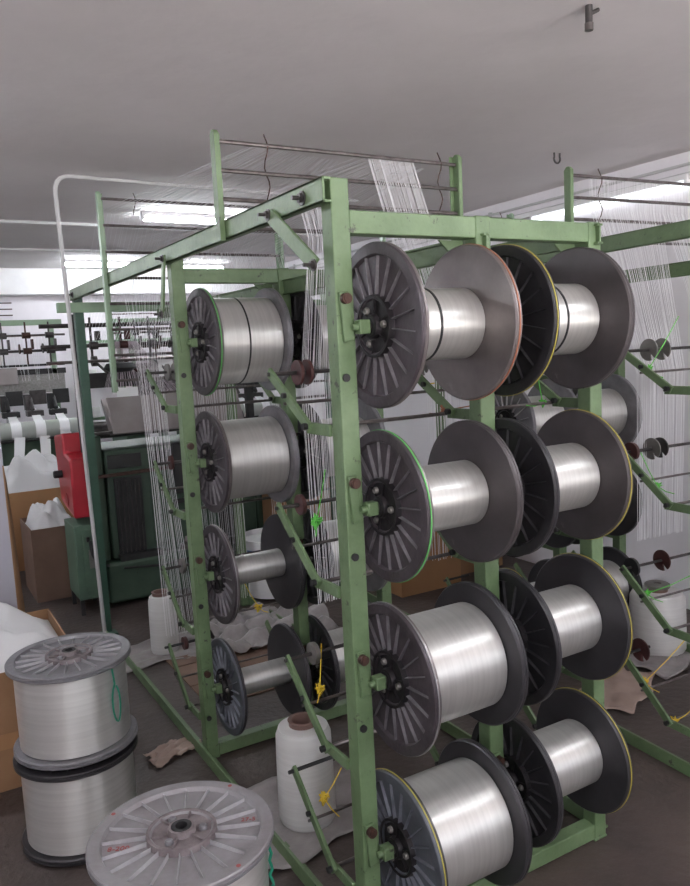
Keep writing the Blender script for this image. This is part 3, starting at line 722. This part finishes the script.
# ------------------------------------------------------------------ far looms
def far_loom(label, x0, x1, y, seed):
    t = thing('loom', label, 'loom', (x0,y,0), group='narrow fabric looms at the back')
    W = x1-x0; sp = .20; rnd = random.Random(seed)
    def q(name, mb, m, b=.002):
        o = mb.build(name, m, t, bevel=b); return o
    q('body', MB().span((0,.1,.0),(W,.7,.92)), cgreen, .01)
    q('front_shaft', MB().tube([(-.02,-.03,.945),(W+.02,-.03,.945)],.014,8), blackiron,0)
    q('cloth_roller', MB().tube([(0,.0,1.03),(W,.0,1.03)],.075,28), feltm,0)
    q('roller_bracket', MB().box((W+.03,0,1.0),(.045,.16,.20)), greydisc,.01)
    q('roller_bracket', MB().box((-.03,0,1.0),(.045,.16,.20)), greydisc,.01)
    n = int(W/sp)
    for k in range(n):
        xc = W-.14-k*sp
        mb = MB()
        M = Matrix.Translation((xc-.042,0,1.03))@Matrix.Rotation(D90,4,'Y')
        mb.lathe([(.0755,0),(.0775,0),(.0775,.085),(.0755,.085)],28,0,M,closed=True)
        # hanging strip
        vs=[]; 
        for i in range(9):
            u=i/8; yy=-.078-.02*u+.03*math.sin(u*4+k); zz=1.03-u*.62
            vs += [(xc-.046+.03*math.sin(u*3+k),yy,zz),(xc+.046+.03*math.sin(u*3+k)-.02*u,yy+.01,zz)]
        mb.add(vs,[(2*i,2*i+1,2*i+3,2*i+2) for i in range(8)])
        mb.add([(xc-.04,.02,1.106),(xc+.04,.02,1.106),(xc+.03,.30,1.20),(xc-.03,.30,1.20)],[(0,1,2,3)])
        o = q('woven_tape', mb, whitetape,0)
        mb = MB()
        mb.box((xc+.0,.20,1.16),(.14,.12,.05)).box((xc-.05,.22,1.26),(.05,.10,.14)).box((xc+.05,.26,1.30),(.14,.03,.13)).tube([(xc-.03,.1,1.20),(xc-.03,.2,1.30)],.02,8)
        q('weaving_head', mb, [blackiron,dsteel][k%2])
        q('reed_panel', MB().box((xc+.02,.38,1.42),(.20,.02,.17)), webm)
        mb = MB()
        for zz in (1.72,1.86): mb.tube([(xc-.03,.30,zz),(xc+.04,.30,zz)],.028,12)
        mb.tube([(xc,.30,1.60),(xc,.30,1.98)],.008,6).box((xc+.05,.30,1.78),(.02,.05,.09)).tube([(xc-.07,.28,1.74),(xc-.06,.28,1.74)],.045,14)
        q('tension_unit', mb, [dsteel,rustm][k%2],0)
    q('rear_beam', MB().box((W/2,.42,1.53),(W,.05,.05)).box((W/2,.44,1.59),(W,.04,.02)), blackiron)
    q('top_shaft', MB().tube([(0,.30,1.72),(W,.30,1.72)],.012,8), dsteel,0)
    q('top_shaft', MB().tube([(0,.30,1.86),(W,.30,1.86)],.010,8), steel,0)
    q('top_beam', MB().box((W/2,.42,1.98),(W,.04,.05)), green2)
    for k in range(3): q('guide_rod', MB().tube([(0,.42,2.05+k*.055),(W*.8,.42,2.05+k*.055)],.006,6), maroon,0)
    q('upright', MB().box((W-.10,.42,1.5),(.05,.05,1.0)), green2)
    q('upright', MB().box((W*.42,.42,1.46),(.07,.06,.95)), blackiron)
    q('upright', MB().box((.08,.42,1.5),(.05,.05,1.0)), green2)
    mb = MB()
    for k in range(70):
        u = k/69; thr(mb,(W*.05+u*W*.9,.44,1.86),(W*.05+u*W*.9+rnd.uniform(-.04,.04),.36,1.45),.0011)
    o = q('warp_threads', mb, threadm,0); o['kind']='stuff'
    q('galvanised_tray', MB().box((W*.62,.33,1.50),(W*.34,.01,.15)), galv)
    return t
far_loom('far narrow fabric loom at the left with white tapes over its grey roller',-1.6,.47,5.6,3)
far_loom('farthest loom seen above the trough between the green posts',.95,2.5,5.75,9)
# extra yarn stand far behind
t = thing('yarn_stand','pale green yarn stand with white packages near the far wall','yarn stand',(.75,6.72,0))
for x in (0,.55,1.1):
    MB().box((x,0,.95),(.05,.05,1.9)).build('upright', green2, t)
for z in (.5,1.0,1.4,1.8): MB().box((.55,0,z),(1.1,.04,.03)).build('shelf_bar', green2, t)
for i in range(3):
    for j,z in enumerate((1.07,1.47)):
        k = MB().lathe([(.0001,0),(.06,0),(.06,.10),(.0001,.10)],20,0,Matrix.Translation((.1+i*.4,-.02,z-.054+.0))).build('yarn_package', conem, t)

# ------------------------------------------------------------------ yarn sheets
def yarn_sheet(label, groups, m=threadm, xf=None, r=.0008, jit=.004, seed=1):
    rnd = random.Random(seed); mb = MB()
    for (n, pts, w) in groups:
        for k in range(n):
            u = (k+rnd.uniform(-.3,.3))/max(1,n-1)
            P = []
            for (a,b) in pts:
                p = Vector(a).lerp(Vector(b), u); p += Vector((rnd.uniform(-jit,jit),rnd.uniform(-jit,jit),rnd.uniform(-jit,jit)))
                P.append(xf(*p) if xf else p)
            for i in range(len(P)-1): thr(mb, P[i], P[i+1], r*w)
    o = mb.build('yarn_sheet', m); tag(o, label, 'yarn', 'sheets of white yarn on the racks', 'stuff'); return o
def colset(x0, x1, y, zt, top0, top1):
    # from the disc rods at (x,y) up to the guide rods at y .62
    return [(34, [((x0,y,.85),(x1,y,.85)), ((x0+.01,y+.03,1.10),(x1+.01,y+.03,1.10)), ((x0+.02,y+.06,1.50),(x1+.02,y+.06,1.50)), ((top0,.56,1.95),(top1,.56,1.95)), ((top0-.01,.582,zt),(top1-.01,.582,zt))], 1)]
yarn_sheet('bundle of white yarn hanging behind the near post up to the guide rods', colset(.07,.21,.345,2.05,.22,.36), seed=2)
yarn_sheet('white yarn sheet between the near top beam and guide rods, middle of the rack',
    [(44,[((.52,.36,1.56),(.70,.36,1.56)),((.47,.582,2.22),(.655,.582,2.22))],1),(30,[((.50,.345,.9),(.74,.345,.9)),((.52,.36,1.56),(.70,.36,1.56))],1)], seed=3)
yarn_sheet('white yarn running level under the ceiling from the near guide rods to the loom',
    [(44,[((.05,.582,2.22),(.36,.582,2.20)),((-.02,2.2,2.30),(.80,2.2,2.22)),((.1,3.55,1.75),(1.0,3.55,1.75))],1),
     (46,[((.45,.582,2.22),(.70,.582,2.20)),((.15,2.2,2.18),(.85,2.2,2.06)),((.2,3.55,1.70),(1.1,3.55,1.70))],1)], seed=4)
yarn_sheet('mauve-white yarn hanging left of and behind the second post',
    [(26,[((-.045,1.56,.40),(.10,1.56,.40)),((-.05,1.58,1.10),(.05,1.58,1.10)),((-.045,1.66,1.55),(.06,1.66,1.55)),((.0,2.01,2.00),(.30,2.01,2.00))],1),
     (30,[((.14,1.56,.50),(.36,1.56,.50)),((.12,1.60,1.50),(.36,1.60,1.50)),((.2,2.01,2.10),(.55,2.01,2.10))],1),
     (30,[((.50,1.56,.50),(.80,1.56,.50)),((.50,1.60,1.50),(.80,1.60,1.50)),((.5,2.01,2.10),(.85,2.01,2.10))],1)], seed=5)
yarn_sheet('wide veil of white yarn in front of the right wall',
    [(60,[((.05,.35,.80),(.30,.35,.80)),((.08,.37,1.45),(.34,.37,1.45)),((.05,.582,2.10),(.45,.582,2.10)),((.05,.582,2.22),(.45,.582,2.22))],1),
     (60,[((.48,.35,.80),(.78,.35,.80)),((.50,.37,1.45),(.80,.37,1.45)),((.46,.582,2.10),(.86,.582,2.10)),((.46,.582,2.22),(.86,.582,2.22))],1),
     (70,[((.05,1.57,.75),(.80,1.57,.75)),((.05,1.60,1.5),(.80,1.60,1.5)),((.05,2.01,2.2),(.86,2.01,2.2))],1)],
    xf=lambda x,y,z: on2(x,y,z), seed=6)

# ------------------------------------------------------------------ string ties
def knot(label, p, m, tails, seed=1, s=.016):
    rnd = random.Random(seed); mb = MB(); P=[]
    for k in range(26):
        a = k*1.9; P.append(Vector(p)+Vector((math.cos(a)*s*rnd.uniform(.3,1), math.sin(a*1.3)*s*rnd.uniform(.3,1), math.sin(a)*s*rnd.uniform(.4,1.2))))
    mb.tube(P,.0022,5)
    for q_ in tails: mb.tube([Vector(p), (Vector(p)+Vector(q_))/2+Vector((0,0,-.006)), Vector(q_)], .0018, 5)
    return tag(mb.build('string_tie', m), label, 'string', 'coloured string ties on the racks')
knot('bright green string tie on the arm behind the near post', (.06,.30,1.105), brightgreen, [(.12,.34,1.25),(.03,.25,1.08)],1,.022)
knot('yellow string tie on the lower arm right of the yarn cone', (.02,.27,.285), yellow, [(.10,.30,.34),(.03,.2,.26)],2,.018)
knot('yellow string tie below the disc beside the near post', (.015,.25,.63), yellow, [(.07,.33,.73),(-.02,.2,.62)],3,.016)
knot('yellow string tie under the third spool of the second row', (.30,Y1+.13,.52), yellow, [(.26,Y1+.2,.64),(.33,Y1+.1,.5)],4,.02)
knot('orange string tie on the middle arm joint under the top spools', (.420,.15,1.408), copper, [(.52,.05,1.44),(.36,.14,1.405)],5,.014)
knot('small yellow string tie near the middle post, between the top spools', (.445,.30,1.49), yellow, [(.47,.32,1.56),(.50,.3,1.48)],6,.012)
knot('green string tie near the right post under the top right spool', (.80,.14,1.40), brightgreen, [(.84,.2,1.48),(.72,.13,1.40)],7,.014)
knot('yellow string tie over the lower right spools', (.60,.14,.55), yellow, [(.66,.2,.60),(.52,.13,.56)],8,.014)
def k2(label,x,y,z,m,tails,seed): return knot(label, on2(x,y,z), m, [on2(*q_) for q_ in tails], seed, .018)
k2('upper green string tie on the bare arm at the right edge', -.01,.24,1.47,brightgreen,[(.22,.30,1.66),(.02,.2,1.44)],11)
k2('middle green string tie on the bare arm at the right edge', -.01,.20,1.045,brightgreen,[(.05,.33,1.15),(.02,.15,1.02)],12)
k2('lower green string tie at the right edge above the white yarn package', -.01,.25,.625,brightgreen,[(.20,.20,.68),(.02,.2,.60)],13)
k2('yellow string tie low on the right rack above the floor', -.01,.26,.27,yellow,[(.22,.24,.42),(.0,.2,.25)],14)
k2('yellow string tie at the lowest arm joint near the right edge', -.01,.12,.17,yellow,[(.10,.12,.20),(.0,.07,.16)],15)

# ------------------------------------------------------------------ camera, light, view
cam = bpy.data.cameras.new('camera'); co = bpy.data.objects.new('camera', cam); C.objects.link(co)
r_ = Vector((0.8617283178223866,-0.5049796438129913,-0.04919212942640517)); u_ = Vector((0.10330230566372273,0.0797000446816396,0.9914517318166848)); f_ = Vector((0.4967423274772934,0.8594436934507397,-0.12084534695300582))
M = Matrix((( r_.x,u_.x,-f_.x,-0.9549907),(r_.y,u_.y,-f_.y,-1.6442335),(r_.z,u_.z,-f_.z,1.6),(0,0,0,1)))
co.matrix_world = M
cam.sensor_fit = 'VERTICAL'; cam.sensor_height = 24; cam.lens = 24*773.714/886; cam.clip_start = .02
S.camera = co
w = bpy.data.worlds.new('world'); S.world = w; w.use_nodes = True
wn = w.node_tree.nodes; wl = w.node_tree.links          # world made brighter below the horizon to light the ceiling through the added window
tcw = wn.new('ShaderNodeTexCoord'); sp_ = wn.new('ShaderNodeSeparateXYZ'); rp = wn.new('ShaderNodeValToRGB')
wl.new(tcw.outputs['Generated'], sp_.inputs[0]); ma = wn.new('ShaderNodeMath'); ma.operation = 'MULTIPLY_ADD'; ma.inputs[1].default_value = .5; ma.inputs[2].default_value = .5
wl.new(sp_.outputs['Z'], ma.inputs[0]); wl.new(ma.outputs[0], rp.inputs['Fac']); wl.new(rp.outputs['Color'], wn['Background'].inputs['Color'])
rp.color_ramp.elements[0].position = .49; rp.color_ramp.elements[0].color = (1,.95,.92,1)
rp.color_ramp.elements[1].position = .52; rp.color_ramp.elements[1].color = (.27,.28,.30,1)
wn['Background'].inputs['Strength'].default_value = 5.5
S.view_settings.view_transform = 'Standard'; S.view_settings.look = 'None'; S.view_settings.exposure = 1.3; S.view_settings.gamma = 1
